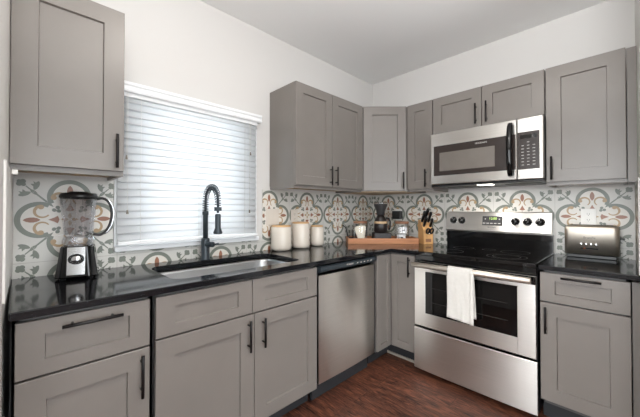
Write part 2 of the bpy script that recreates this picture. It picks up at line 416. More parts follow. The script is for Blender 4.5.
def clip(poly, r):
    for ax, v, sg in ((0,r[0],1),(0,r[1],-1),(1,r[2],1),(1,r[3],-1)):
        o = []
        for i in range(len(poly)):
            p, q = poly[i-1], poly[i]; dp = sg*(p[ax]-v); dq = sg*(q[ax]-v)
            if (dp >= 0) != (dq >= 0):
                t = dp/(dp-dq); o.append((p[0]+(q[0]-p[0])*t, p[1]+(q[1]-p[1])*t))
            if dq >= 0: o.append(q)
        poly = o
        if len(poly) < 3: return None
    return poly
TP = 0.4044; TZ = 1.185
def backsplash(name, rects, u0, to3, centres):
    """rects in (u0,u1,z0,z1); to3(u,z,d) maps to world, d = distance from wall"""
    b = B(); bm = b.bm; th = 0.008
    for r in rects:
        t = bmesh.new(); vs = {}
        for i, u in enumerate(r[:2]):
            for j, z in enumerate(r[2:]):
                for d in (0.0005, th): vs[i,j,d] = t.verts.new(to3(u,z,d))
        D = (0.0005, th)
        for f in (((0,0,D[1]),(1,0,D[1]),(1,1,D[1]),(0,1,D[1])),((0,0,D[0]),(0,1,D[0]),(1,1,D[0]),(1,0,D[0])),
                  ((0,0,D[0]),(1,0,D[0]),(1,0,D[1]),(0,0,D[1])),((0,1,D[0]),(0,1,D[1]),(1,1,D[1]),(1,1,D[0])),
                  ((0,0,D[0]),(0,0,D[1]),(0,1,D[1]),(0,1,D[0])),((1,0,D[0]),(1,1,D[0]),(1,1,D[1]),(1,0,D[1]))):
            t.faces.new([vs[k] for k in f])
        bmesh.ops.recalc_face_normals(t, faces=list(t.faces)); b.merge(t,'tile_base')
        def add(poly, m, d):
            p = clip(poly, r)
            if not p: return
            f = None
            try: f = bm.faces.new([bm.verts.new(to3(x,z,th+d)) for x, z in p])
            except ValueError: return
            f.material_index = b.mi(m)
        for cu in centres:
            if cu+TP/2 < r[0] or cu-TP/2 > r[1]: continue
            for cz in (TZ, TZ-TP):
                for n_, (lay, m, poly) in enumerate(SHAPES): add([(x+cu, y+cz) for x, y in poly], m, 0.0002*lay+0.0000012*n_)
                u = cu+TP/2; add([(u-0.001,cz-TP/2),(u+0.001,cz-TP/2),(u+0.001,cz+TP/2),(u-0.001,cz+TP/2)],'tile_grout',0.0006)
                z = cz-TP/2; add([(cu-TP/2,z-0.001),(cu+TP/2,z-0.001),(cu+TP/2,z+0.001),(cu-TP/2,z+0.001)],'tile_grout',0.0006)
    return struct(b, name)
backsplash('trim_1', [(-2.82,-2.432,0.90,1.39),(-2.432,-1.465,0.90,0.998),(-1.465,-0.009,0.90,1.39)], 0,
           lambda u,z,d: (d,u,z), [-0.19-TP*k for k in range(7)])
backsplash('trim_2', [(0.0,RW-0.001,0.90,1.39)], 0, lambda u,z,d: (u,-d,z), [0.207+TP*k for k in range(5)])
backsplash('trim_3', [(-0.64,-0.009,0.90,1.39)], 0, lambda u,z,d: (RW-d,u,z), [-0.215-TP*k for k in range(2)])
b = B(); b.box((0.009,LW,0.945),(0.64,LW+0.006,1.39),'white_plastic'); struct(b,'trim_4')

# ------------------------------------------------------------------ cabinets (local: width +x, front faces -y, back on y=0)
WIN = pi/2
def pull(x, z, L, yf, vertical, name_parent):
    b = B(); st = 0.030; r = 0.0062
    if vertical:
        b.cyl((x,yf-st,z-L/2),(x,yf-st,z+L/2),r,'pull_black',12)
        for s in (-1,1): b.cyl((x,yf+0.001,z+s*L*0.33),(x,yf-st,z+s*L*0.33),0.0042,'pull_black',8)
    else:
        b.cyl((x-L/2,yf-st,z),(x+L/2,yf-st,z),r,'pull_black',12)
        for s in (-1,1): b.cyl((x+s*L*0.33,yf+0.001,z),(x+s*L*0.33,yf-st,z),0.0042,'pull_black',8)
    return b.make('handle', name_parent)
def fronts(root, fs, yb):
    for f in fs:
        kind, x0, x1, z0, z1 = f[:5]; b = B(); b.shaker(x0,x1,z0,z1,yb-0.001,yb-0.021,'cabinet_paint', rail=f[6] if len(f) > 6 else 0.072)
        d = b.make(kind, root); h = f[5]
        if h: pull(h[1], h[2], h[3], yb-0.021, h[0] == 'v', d)
def upper(label, loc, rz, w, h, depth, fs, group=None, lip=0.022):
    """loc z = underside; local z from 0"""
    r = thing('wall_cabinet', label, 'cabinet', loc, rz, group)
    b = B(); b.box((0.001,-depth,lip),(w-0.001,-0.004,h),'cabinet_paint',0.001)
    for x0,x1 in ((0.001,0.017),(w-0.017,w-0.001)): b.box((x0,-depth,0),(x1,-0.010,lip),'cabinet_paint')
    b.box((0.017,-depth,0),(w-0.017,-depth+0.018,lip),'cabinet_paint'); b.make('carcass', r)
    b = B(); b.box((0.0175,-depth+0.0185,lip-0.006),(w-0.0175,-0.012,lip-0.0005),'cabinet_wood'); b.make('bottom_panel', r)
    fronts(r, fs, -depth); return r
UZ = 1.392; UT = 2.165; UH = UT-UZ; D0 = 0.022
# window wall, left one
upper('grey shaker wall cabinet left of the window, above the blender',(0,-2.823,UZ),WIN,0.378,UT-UZ+0.007,0.309,
      [('door',0.001,0.375,D0,UH,('v',0.345,0.112,0.155),0.078)])
# window wall, double
w = 0.786
upper('grey double-door wall cabinet right of the window, above the white canisters',(0,-1.397,UZ),WIN,w,UH,0.309,
      [('door',0.003,0.385,D0,UH,('v',0.355,0.110,0.150),0.07),('door',0.389,w-0.003,D0,UH,('v',0.420,0.110,0.150),0.07)])
# diagonal corner cabinet
r = thing('wall_cabinet','grey diagonal corner wall cabinet, above the wooden tray','cabinet',(0.4595,-0.4595,UZ),pi/4)
dep = [(0.306,-0.606),(0.606,-0.306),(0.606,-0.004),(0.004,-0.004),(0.004,-0.606)]
def to_loc(p):
    dx, dy = p[0]-0.4595, p[1]+0.4595; c, s = cos(-pi/4), sin(-pi/4); return (dx*c-dy*s, dx*s+dy*c)
poly = [to_loc(p) for p in dep]
b = B(); b.prism(poly,0.006,UH,'cabinet_paint','xy'); b.make('carcass', r)
cx, cy = 0, 0.2
b = B(); b.prism([(x*0.93, (y-cy)*0.93+cy) for x, y in poly],0.0,0.0055,'cabinet_wood','xy'); b.make('bottom_panel', r)
fronts(r,[('door',-0.192,0.192,0.012,UH,('v',0.160,0.10,0.150),0.075)],poly[0][1])
# stove wall
w = 0.237
upper('narrow grey wall cabinet between the corner cabinet and the microwave',(0.612,0,UZ),0,w,UH,0.309,
      [('door',0.003,w-0.003,D0,UH,('v',0.180,0.11,0.150),0.068)])
w = 0.765; hz = 1.856
upper('wide low grey wall cabinet with two doors, directly above the microwave',(0.851,0,hz),0,w,UT-hz,0.309,
      [('door',0.003,0.378,0.008,UT-hz,('v',0.342,0.105,0.155),0.07),('door',0.382,w-0.003,0.008,UT-hz,('v',0.416,0.105,0.155),0.07)], lip=0.004)
w = 0.375
upper('grey wall cabinet right of the microwave, above the toaster',(1.6175,0,UZ),0,w,UH,0.309,
      [('door',0.003,w-0.003,D0,UH,('v',0.033,0.11,0.150),0.077)])
b = B(); b.box((1.994,-0.309,UZ),(RW-0.001,-0.29,UT),'cabinet_paint',0.001); tag(b.make('filler_strip'),'narrow grey filler strip between right wall cabinet and side wall','filler strip')
# small clip under the left cabinet
b = B(); b.box((0.30,-2.816,1.372),(0.322,-2.798,1.391),'white_plastic',0.003); tag(b.make('cable_clip'),'small white clip under the left end of the wall cabinet above the blender','clip')

def base(label, loc, rz, w, fs, z0=0.115, depth=0.609, toe=True, name='base_cabinet', back=True):
    r = thing(name, label, 'cabinet', loc, rz)
    b = B(); T = 0.884
    for x0,x1 in ((0.001,0.018),(w-0.018,w-0.001)): b.box((x0,-depth,z0),(x1,-0.005,T),'cabinet_edge')
    b.box((0.018,-depth+0.02,z0),(w-0.018,-0.005,z0+0.018),'cabinet_edge'); b.box((0.018,-0.02,z0+0.018),(w-0.018,-0.005,T),'cabinet_edge')
    b.box((0.001,-depth,z0),(w-0.001,-depth+0.019,T),'cabinet_edge'); b.make('carcass', r)
    if toe:
        b = B(); b.box((0.001,-depth+0.07,0.001),(w-0.001,-depth+0.088,z0-0.001),'toe_kick'); b.make('toe_kick', r)
    fronts(r, fs, -depth); return r
base('grey base cabinet with one drawer at the left end, below the blender',(0,-2.804,0),WIN,0.404,
     [('drawer',0.008,0.392,0.688,0.872,('h',0.207,0.840,0.175),0.070),('door',0.008,0.392,0.118,0.680,('v',0.361,0.580,0.165),0.075)])
base('wide grey base cabinet with double doors, under the sink',(0,-2.398,0),WIN,0.930,
     [('drawer',0.008,0.461,0.700,0.872,None,0.075),('drawer',0.465,0.925,0.700,0.872,None,0.075),
      ('door',0.008,0.473,0.118,0.692,('v',0.437,0.593,0.158),0.075),('door',0.477,0.925,0.118,0.692,('v',0.524,0.588,0.152),0.072)])
# corner cabinet: two narrow bi-fold doors meeting in the inside corner
r = thing('base_cabinet','grey corner base cabinet with two narrow doors meeting in the inside corner','cabinet',(0.609,-0.609,0),0)
b = B(); b.box((-0.019,-0.212,0.115),(0,0,0.884),'cabinet_edge'); b.box((0,0,0.115),(0.238,0.019,0.884),'cabinet_edge')
b.box((0.219,0.019,0.115),(0.238,0.60,0.872),'cabinet_edge'); b.box((-0.60,-0.212,0.115),(-0.019,-0.195,0.872),'cabinet_edge')
b.box((-0.60,-0.195,0.115),(-0.019,0.60,0.13),'cabinet_edge'); b.box((-0.019,0.019,0.115),(0.219,0.60,0.13),'cabinet_edge') ; b.make('carcass', r)
b = B(); b.box((-0.09,-0.21,0.001),(-0.072,0.09,0.113),'toe_kick'); b.box((-0.072,0.072,0.001),(0.238,0.09,0.113),'toe_kick')
b.make('toe_kick', r)
b = B(); b.box((-0.072,0.060,0.001),(0.238,0.072,0.022),'trim_beige',0.003); b.make('toe_trim', r)
b = B(); b.shaker(-0.210+0.0,-0.022,0.125,0.872,-0.001,-0.021,'cabinet_paint',rail=0.042)
bm = b.bm; bmesh.ops.transform(bm, matrix=Matrix.Rotation(pi/2,4,'Z'), verts=bm.verts); b.make('door', r)
b = B(); b.shaker(0.024,0.234,0.125,0.872,-0.001,-0.021,'cabinet_paint',rail=0.056); d = b.make('door', r)
pull(0.190,0.785,0.155,-0.021,True,d)
# right base
w = 0.372
base('grey base cabinet with one drawer right of the oven, below the toaster',(1.628,0,0),0,w,
     [('drawer',0.003,w-0.002,0.706,0.872,('h',0.183,0.852,0.165),0.068),('door',0.003,w-0.002,0.138,0.698,('v',0.030,0.603,0.150),0.075)], z0=0.115)
b = B(); b.box((2.003,-0.60,0.0),(RW-0.001,-0.58,0.872),'cabinet_paint',0.001); tag(b.make('filler_strip'),'narrow grey filler strip between right base cabinet and side wall','filler strip')

# ------------------------------------------------------------------ countertops
def rounded(x0,x1,y0,y1,r,n=6):
    p = []
    for cx,cy,a in ((x1-r,y1-r,0),(x0+r,y1-r,90),(x0+r,y0+r,180),(x1-r,y0+r,270)):
        for k in range(n+1): t = radians(a+90*k/n); p.append((cx+r*cos(t),cy+r*sin(t)))
    return p
def slab(outer, hole, z0, z1, bev):
    t = bmesh.new(); es = []
    for lp in ([outer] + ([hole] if hole else [])):
        vs = [t.verts.new((x,y,z1)) for x,y in lp]
        for i in range(len(vs)): es.append(t.edges.new((vs[i], vs[(i+1)%len(vs)])))
    bmesh.ops.triangle_fill(t, use_beauty=True, use_dissolve=False, edges=es)
    for f in t.faces:
        if f.normal.z < 0: f.normal_flip()
    r = bmesh.ops.extrude_face_region(t, geom=list(t.faces)); 
    for v in [g for g in r['geom'] if isinstance(g, bmesh.types.BMVert)]: v.co.z = z0
    bmesh.ops.recalc_face_normals(t, faces=list(t.faces))
    return t
SX0, SX1, SY0, SY1 = 0.135, 0.545, -2.29, -1.515
CT0, CT1 = 0.887, 0.914
r = thing('countertop','long L-shaped black granite countertop holding the sink and canisters','countertop',(0,0,0))
b = B(); t = slab([(0.0,-2.8235),(0.648,-2.810),(0.648,-0.648),(0.848,-0.648),(0.848,-0.0005),(0.0,-0.0005)], rounded(SX0,SX1,SY0,SY1,0.07), CT0, CT1, 0)
b.merge(t,'granite'); o = b.make('slab', r)
md = o.modifiers.new('bevel','BEVEL'); md.width = 0.003; md.segments = 2; md.limit_method = 'ANGLE'; md.angle_limit = radians(50)
r = thing('countertop','short black granite countertop right of the oven, under the toaster','countertop',(1.626,0,0))
b = B(); b.box((0.0,-0.648,CT0),(RW-1.627,-0.0005,CT1),'granite',0.003); b.make('slab', r)

# sink
r = thing('sink','undermount stainless steel single-bowl sink set in the countertop','sink',((SX0+SX1)/2,(SY0+SY1)/2,0.70))
hx, hy = (SX1-SX0)/2, (SY1-SY0)/2
b = B(); t = bmesh.new(); rings = []
for ex, z, rr in ((0.022,0.1755,0.08),(0.0,0.1755,0.07),(-0.004,0.16,0.07),(-0.012,0.03,0.065),(-0.05,0.004,0.045),(-0.17,0.0,0.03)):
    rings.append([t.verts.new((x,y,z)) for x,y in rounded(-hx-ex,hx+ex,-hy-ex,hy+ex,rr)])
for a_, b_ in zip(rings, rings[1:]):
    n = len(a_)
    for k in range(n): t.faces.new([a_[k],a_[(k+1)%n],b_[(k+1)%n],b_[k]])
t.faces.new(rings[-1]); bmesh.ops.recalc_face_normals(t, faces=list(t.faces))
b.merge(t,'sink_steel',None,True); o = b.make('bowl', r)
md = o.modifiers.new('thick','SOLIDIFY'); md.thickness = 0.0015; md.offset = -1
b = B(); b.lathe([(0,0.003),(0.03,0.003),(0.042,0.006),(0.045,0.003),(0.045,0.001)],'chrome',24,cap=False); b.make('drain', r)

# faucet
FX, FY = 0.100, -1.955
r = thing('faucet','matte black spring pull-down faucet behind the sink','faucet',(FX,FY,CT1))
b = B(); b.lathe([(0,0.0),(0.031,0.0),(0.031,0.006),(0.026,0.009),(0.026,0.130),(0.022,0.137),(0,0.137)],'faucet_black',24,cap=False); b.make('base', r)
b = B(); b.lathe([(0,0.135),(0.0155,0.135),(0.0155,0.285),(0.019,0.287),(0.019,0.306),(0.014,0.31),(0,0.31)],'faucet_black',20,cap=False); b.make('riser', r)
reach = 0.175; pts = []
for k in range(33):
    a = pi - pi*k/32; pts.append((reach/2+reach/2*cos(a), 0, 0.36+0.10*sin(a)**0.85 if 0 < k < 32 else 0.36))
pts = [(0,0,0.31)] + pts[1:-1] + [(reach,0,0.345),(reach,0,0.30)]
b = B(); b.tube(pts,0.0075,'faucet_black',10); b.make('hose', r)
coil = []; N_ = 25
import itertools
P3 = [Vector(p) for p in pts[:-1]]; cum = [0]
for p, q in zip(P3, P3[1:]): cum.append(cum[-1]+(q-p).length)
tot = cum[-1]; steps = N_*10
for i in range(steps+1):
    s = tot*i/steps
    j = max(k for k in range(len(cum)) if cum[k] <= s+1e-9); j = min(j, len(P3)-2)
    f = (s-cum[j])/(cum[j+1]-cum[j]); p = P3[j].lerp(P3[j+1], f); d = (P3[j+1]-P3[j]).normalized()
    nrm = Vector((0,1,0)); bi = d.cross(nrm); a = 2*pi*N_*i/steps
    coil.append(p + nrm*cos(a)*0.0175 + bi*sin(a)*0.0175)
b = B(); b.tube(coil,0.0021,'faucet_black',6); b.make('spring', r)
b = B(); X = Matrix.Translation((reach,0,0))
b.lathe([(0,0.175),(0.024,0.175),(0.027,0.182),(0.022,0.196),(0.017,0.21),(0.017,0.288),(0.012,0.295),(0,0.295)],'faucet_black',20,X,cap=False)
b.box((reach-0.021,-0.006,0.22),(reach-0.015,0.006,0.26),'faucet_black',0.002); b.make('spray_head', r)
b = B(); b.lathe([(0.0215,0.312),(0.0215,0.335),(0.014,0.335),(0.014,0.312),(0.0215,0.312)],'faucet_black',20,X,cap=False); b.make('holder_ring', r)
b = B(); b.cyl((0.02,0.0,0.10),(0.072,0.02,0.10),0.0165,'faucet_black',16); b.cyl((0.072,0.02,0.10),(0.112,0.035,0.108),0.0055,'faucet_black',10); b.make('handle', r)

# ------------------------------------------------------------------ dishwasher
DW = 0.612
r = thing('dishwasher','stainless steel dishwasher with black control strip, under the counter','dishwasher',(0,-1.462,0),WIN)
b = B(); b.box((0.008,-0.60,0.11),(DW-0.012,-0.02,0.868),'charcoal'); b.make('tub', r)
b = B(); t = bmesh.new(); nx = 12; fr = []; bk = []
for i in range(nx+1):
    u = i/nx; x = 0.006+(DW-0.02)*u; y = -0.628-0.006*(1-(2*u-1)**2)
    fr.append([t.verts.new((x,y,z)) for z in (0.135,0.815)]); bk.append([t.verts.new((x,-0.602,z)) for z in (0.135,0.815)])
for i in range(nx):
    t.faces.new([fr[i][0],fr[i+1][0],fr[i+1][1],fr[i][1]]); t.faces.new([bk[i][0],bk[i][1],bk[i+1][1],bk[i+1][0]])
    t.faces.new([fr[i][1],fr[i+1][1],bk[i+1][1],bk[i][1]]); t.faces.new([fr[i][0],bk[i][0],bk[i+1][0],fr[i+1][0]])
for i in (0,nx): t.faces.new([fr[i][0],fr[i][1],bk[i][1],bk[i][0]])
bmesh.ops.recalc_face_normals(t, faces=list(t.faces)); b.merge(t,'steel',None,False)
for f in b.bm.faces: f.smooth = len(f.verts) == 4 and abs(f.normal.y) > 0.9
b.make('door', r)
b = B(); b.prism([(-0.602,0.828),(-0.630,0.832),(-0.652,0.845),(-0.652,0.868),(-0.640,0.875),(-0.602,0.875)],0.006,DW-0.014,'faucet_black','yz'); cp = b.make('control_panel', r)
for i in range(5):
    b = B(); b.box((0.36+i*0.04,-0.654,0.853),(0.372+i*0.04,-0.6522,0.861),'key_print'); b.make('button', cp)
lettering('FRIGIDAIRE','brand_lettering',0.014,Matrix.Translation((0.285,-0.6525,0.857)) @ FRONT,'key_print',cp)
b = B(); b.box((0.006,-0.600,0.8155),(DW-0.014,-0.590,0.828),'gasket'); b.make('handle_recess', r)
b = B(); b.box((0.008,-0.56,0.002),(DW-0.012,-0.54,0.11),'toe_kick'); b.make('toe_kick', r)

# ------------------------------------------------------------------ range
RX = 0.857; RWD = 0.764
r = thing('range','stainless steel electric range with black glass cooktop and backguard','oven',(RX,0,0))
b = B(); b.box((0.002,-0.635,0.035),(RWD-0.002,-0.015,0.885),'black_plastic'); 
for x in (0.04,RWD-0.04):
    for y in (-0.58,-0.06): b.cyl((x,y,0.0),(x,y,0.036),0.018,'black_plastic',12)
b.make('body', r)
b = B(); b.box((0.0,-0.672,0.893),(RWD,-0.02,0.921),'black_glass',0.006,3); ck = b.make('cooktop', r)
def ringm(b, cx, cy, r0, z, m, w=0.0016):
    t = bmesh.new(); n = 40; A = [t.verts.new((cx+(r0-w)*cos(2*pi*k/n),cy+(r0-w)*sin(2*pi*k/n),z)) for k in range(n)]
    Bv = [t.verts.new((cx+(r0+w)*cos(2*pi*k/n),cy+(r0+w)*sin(2*pi*k/n),z)) for k in range(n)]
    for k in range(n): t.faces.new([A[k],Bv[k],Bv[(k+1)%n],A[(k+1)%n]])
    b.merge(t, m)
for cx, cy, rr in ((0.19,-0.49,0.10),(0.57,-0.49,0.115),(0.57,-0.49,0.08),(0.20,-0.22,0.075),(0.56,-0.22,0.09),(0.38,-0.20,0.045)):
    b = B(); ringm(b,cx,cy,rr,0.9213,'burner_print'); b.make('burner_ring', ck)
# front trim strip
b = B(); b.box((0.002,-0.652,0.850),(RWD-0.002,-0.635,0.892),'black_gloss',0.002); b.make('vent_trim', r)
# oven door
b = B(); z0, z1 = 0.368, 0.846; yf = -0.672
wx0, wx1, wz0, wz1 = 0.088, 0.668, 0.468, 0.774
b.box((0.004,-0.668,z0),(wx0,-0.637,z1),'steel',0.002); b.box((wx1,-0.668,z0),(RWD-0.004,-0.637,z1),'steel',0.002)
b.box((wx0-0.001,-0.668,z0),(wx1+0.001,-0.637,wz0),'steel',0.002); b.box((wx0-0.001,-0.668,wz1),(wx1+0.001,-0.637,z1),'steel',0.002)
dr = b.make('oven_door', r)
b = B(); b.box((0.004,-0.671,0.797),(RWD-0.004,-0.6685,z1-0.001),'black_gloss'); b.make('door_top_trim', dr)
b = B()
fw = 0.036
b.box((wx0,-0.6665,wz0),(wx0+fw,-0.660,wz1),'black_gloss'); b.box((wx1-fw,-0.6665,wz0),(wx1,-0.660,wz1),'black_gloss')
b.box((wx0+fw,-0.6665,wz0),(wx1-fw,-0.660,wz0+0.028),'black_gloss'); b.box((wx0+fw,-0.6665,wz1-0.028),(wx1-fw,-0.660,wz1),'black_gloss'); b.make('window_border', dr)
b = B(); b.box((wx0+fw,-0.6655,wz0+0.028),(wx1-fw,-0.662,wz1-0.028),'black_glass'); b.make('oven_window', dr)
b = B()
for z in (0.555,0.66):
    b.cyl((wx0+0.05,-0.6662,z),(wx1-0.05,-0.6662,z),0.0016,'oven_rack',6)
b.make('oven_rack', dr)
# handle
b = B(); hp = []
hy, hz_ = -0.722, 0.828
b.cyl((0.012,hy,hz_),(RWD-0.018,hy,hz_),0.0185,'steel_satin',20)
for x in (0.03,RWD-0.036): b.cyl((x,hy,hz_),(x,-0.672,hz_),0.012,'black_plastic',12)
b.make('door_handle', dr)
def bowed(b, x0, x1, z0, z1, yf, yb, bow, m, n=16):
    t = bmesh.new(); F = []; K_ = []
    for i in range(n+1):
        u = i/n; x = x0+(x1-x0)*u; y = yf-bow*(1-(2*u-1)**4)
        F.append([t.verts.new((x,y+(0.004 if z in (z0,z1) else 0),z)) for z in (z0,z0+0.004,z1-0.004,z1)]); K_.append([t.verts.new((x,yb,z)) for z in (z0,z1)])
    for i in range(n):
        for k in range(3): t.faces.new([F[i][k],F[i+1][k],F[i+1][k+1],F[i][k+1]])
        t.faces.new([K_[i][0],K_[i][1],K_[i+1][1],K_[i+1][0]]); t.faces.new([F[i][3],F[i+1][3],K_[i+1][1],K_[i][1]]); t.faces.new([F[i][0],K_[i][0],K_[i+1][0],F[i+1][0]])
    for i in (0,n): t.faces.new([F[i][0],F[i][1],F[i][2],F[i][3],K_[i][1],K_[i][0]])
    bmesh.ops.recalc_face_normals(t, faces=list(t.faces)); b.merge(t, m)
    for f in b.bm.faces: f.smooth = abs(f.normal.y) > 0.95
b = B(); bowed(b,0.0,RWD,0.045,0.352,-0.668,-0.637,0.007,'steel'); b.make('storage_drawer', r)
# backguard
b = B()
b.prism([(-0.012,0.921),(-0.075,0.921),(-0.078,1.045),(-0.012,1.045)],0.004,RWD-0.004,'black_gloss','yz'); b.make('backguard_base', r)
b = B()
b.prism([(-0.012,1.046),(-0.098,1.046),(-0.104,1.060),(-0.070,1.208),(-0.060,1.214),(-0.012,1.214)],0.002,RWD-0.008,'steel','yz'); bgd = b.make('control_panel', r)
th = math.atan2(0.034,0.148)     # tilt of the panel
PN = Matrix.Translation((0,-0.0875,1.134)) @ Matrix.Rotation(-th,4,'X')     # local frame on panel: -y outward
b = B(); b.box((0.300,-0.004,-0.028),(0.446,-0.0005,0.046),'charcoal',0.001,1,PN); dsp = b.make('display', bgd)
lettering('12:00','clock_digits',0.026,PN @ Matrix.Translation((0.378,-0.0045,0.026)) @ FRONT,'clock_digits',dsp)
for x in (0.315,0.342,0.369,0.396,0.425):
    b = B(); b.box((x-0.009,-0.0048,-0.016),(x+0.009,-0.004,-0.010),'key_print',0,1,PN); b.make('button', dsp)
for x in (0.322,0.425):
    b = B(); b.box((x-0.004,-0.0048,0.018),(x+0.004,-0.004,0.026),'key_print',0,1,PN); b.make('button', dsp)
lettering('FRIGIDAIRE','brand_lettering',0.012,PN @ Matrix.Translation((0.372,-0.0008,-0.046)) @ FRONT,'ink_grey',bgd)
for x in (0.068,0.138,0.533,0.612,0.690):
    b = B(); K = PN @ Matrix.Translation((x,0,0.006)) @ Matrix.Rotation(pi/2,4,'X')
    b.lathe([(0,0),(0.028,0),(0.028,0.004),(0.024,0.007),(0.021,0.026),(0.018,0.030),(0,0.030)],'black_gloss',22,K,cap=False)
    b.box((-0.0045,-0.022,0.028),(0.0045,0.022,0.040),'black_gloss',0.002,2,K)
    kb = b.make('knob', bgd)
    b = B(); b.box((-0.002,0.004,0.0395),(0.002,0.020,0.0408),'chrome',0,1,K); b.lathe([(0.029,0.0),(0.0305,0.0),(0.0305,0.003),(0.029,0.003),(0.029,0)],'chrome',22,K,cap=False); b.make('pointer', kb)

# towel over the handle
r = thing('towel','white kitchen towel folded over the oven door handle','towel',(RX+0.358,hy,0.495))
t = bmesh.new(); zt = hz_+0.0195-0.495; path = []
zc = hz_-0.495
for k in range(24): path.append((-0.0232, 0.005+ (zc-0.005)*k/23))
for k in range(1,12): a = pi-pi*k/12; path.append((0.0225*cos(a), zc+0.0225*sin(a)))
for k in range(22): path.append((0.0232, zc-(zc-0.03)*k/21))
nw = 18; G = []
for j in range(nw+1):
    u = j/nw; row = []
    for i, (y, z) in enumerate(path):
        low = max(0, min(1, (zc-z)/zc)); front = i < 30
        wob = 0.004*sin(u*9+low*2.0)*low + 0.0022*sin(u*21+z*14)*low
        x = -0.078+0.156*u + (0.006*low*sin(z*12) if front else 0.014*low)
        zz = z + (0.014*(1-u) if front else -0.0)*low - (0.0)
        yo = y + (-abs(wob)-0.003*low if front else min(0.006,abs(wob))*1.0)
        row.append(t.verts.new((x, yo, zz)))
    G.append(row)
for j in range(nw):
    for i in range(len(path)-1): t.faces.new([G[j][i],G[j+1][i],G[j+1][i+1],G[j][i+1]])
bmesh.ops.recalc_face_normals(t, faces=list(t.faces))
b = B(); b.merge(t,'towel_cloth',None,True); o = b.make('cloth', r)
md = o.modifiers.new('thick','SOLIDIFY'); md.thickness = 0.003; md.offset = 0
# second layer seen at the right edge (the fold)
b = B(); t = bmesh.new(); G = []
for j in range(3):
    x = 0.068+0.022*j/2
    G.append([t.verts.new((x, -0.0262-0.003*(1-k/12)+0.006*j/2, 0.0+(zc-0.0)*k/12)) for k in range(13)])
for j in range(2):
    for k in range(12): t.faces.new([G[j][k],G[j+1][k],G[j+1][k+1],G[j][k+1]])
b.merge(t,'towel_cloth',None,True); o = b.make('folded_edge', r)
md = o.modifiers.new('thick','SOLIDIFY'); md.thickness = 0.003; md.offset = 0

# ------------------------------------------------------------------ microwave
MX = 0.864; MW = 0.755; mz0, mz1 = 1.430, 1.850
r = thing('microwave','stainless steel over-the-range microwave with black window and keypad','microwave',(MX,0,mz0))
b = B(); b.box((0.002,-0.375,0.004),(MW-0.002,-0.012,mz1-mz0-0.002),'black_plastic',0.002)
b.box((0.004,-0.392,-0.010),(MW-0.004,-0.02,0.004),'black_plastic',0.003); b.make('body', r)
yf = -0.405; hh = mz1-mz0-0.003
def framed(b, x0,x1,z0,z1, a0,a1,c0,c1, y0,y1,m):
    b.box((x0,y0,z0),(a0,y1,z1),m,0.003); b.box((a1,y0,z0),(x1,y1,z1),m,0.003)
    b.box((a0-0.003,y0,z0),(a1+0.003,y1,c0),m,0.003); b.box((a0-0.003,y0,c1),(a1+0.003,y1,z1),m,0.003)
b = B(); b.box((0.001,yf,0.006),(0.606,-0.376,hh),'steel',0.006); dr = b.make('door', r)
b = B(); b.box((0.030,yf-0.0025,0.075),(0.602,yf+0.001,0.315),'panel_brown',0.001); b.make('door_glass', dr)
b = B(); b.box((0.078,yf-0.004,0.110),(0.475,yf-0.002,0.258),'grey_glass',0.001); b.make('door_window', dr)
lettering('FRIGIDAIRE','brand_lettering',0.016,Matrix.Translation((0.385,yf-0.003,0.292)) @ FRONT,'key_print',dr)
b = B(); pts = []
for k in range(17):
    u = k/16; pts.append((0.573, yf-0.012-0.042*sin(pi*u)**0.6, 0.035+0.355*u))
b.tube(pts,0.0135,'black_gloss',12,flat=(1.25,0.8)); b.cyl((0.573,yf,0.042),(0.573,yf-0.02,0.042),0.012,'black_gloss',12); b.cyl((0.573,yf,0.383),(0.573,yf-0.02,0.383),0.012,'black_gloss',12); b.make('handle', dr)
b = B(); b.box((0.608,yf,0.006),(MW-0.001,-0.376,hh),'steel',0.006); cp = b.make('control_side', r)
b = B(); b.box((0.612,yf-0.0025,0.072),(0.735,yf+0.001,0.322),'panel_brown',0.001); kp = b.make('keypad', cp)
for i in range(8):
    for j in range(3):
        if (i == 0 and j != 1): continue
        b = B()
        z = 0.252-i*0.0215; x = 0.642+j*0.031
        b.box((x-0.007,yf-0.0032,z-0.002),(x+0.007,yf-0.0024,z+0.002),'key_print'); b.make('key', kp)
b = B(); b.box((0.628,yf-0.0032,0.276),(0.718,yf-0.0024,0.302),'black_glass'); b.make('display', kp)
b = B(); b.box((0.34,-0.36,-0.014),(0.44,-0.29,-0.0101),'lamp_lens',0.002); b.make('cooktop_light', r)
L = area_light('microwave_lamp',(MX+0.39,-0.325,mz0-0.016),(0,0,0),0.10,0.07,2.2,(1.0,0.97,0.92))
for k in range(2):
    b = B(); b.box((0.08+k*0.42,-0.26,-0.013),(0.30+k*0.42,-0.10,-0.0101),'oven_rack',0.001); b.make('grease_filter', r)

# ------------------------------------------------------------------ wall outlets and switches
def plate(label, cat, name, loc, rz, w, h, gangs, pm='white_plastic'):
    r = thing(name, label, cat, loc, rz)
    b = B(); b.box((-w/2,-0.0135,-h/2),(w/2,-0.0088,h/2),pm,0.002); b.make('face_plate', r)
    for gx, kind in gangs:
        if kind == 'switch':
            b = B(); b.box((gx-0.016,-0.0165,-0.033),(gx+0.016,-0.0135,0.033),pm,0.001); b.make('rocker', r)
        else:
            for s in (-1,1):
                b = B(); b.box((gx-0.016,-0.0150,s*0.02-0.013),(gx+0.016,-0.0135,s*0.02+0.013),pm,0.001); sk = b.make('socket', r)
                b = B()
                for q in (-1,1): b.box((gx+q*0.006-0.001,-0.0154,s*0.02-0.003),(gx+q*0.006+0.001,-0.0149,s*0.02+0.006),'socket_slot')
                b.cyl((gx,-0.0149,s*0.02-0.008),(gx,-0.0154,s*0.02-0.008),0.002,'socket_slot',8); b.make('slots', sk)
    return r
plate('wide cream double switch plate on the tiles beside the window','switch','light_switch',(0,-1.372,1.175),WIN,0.122,0.128,[(-0.024,'switch'),(0.024,'switch')],'plate_beige')
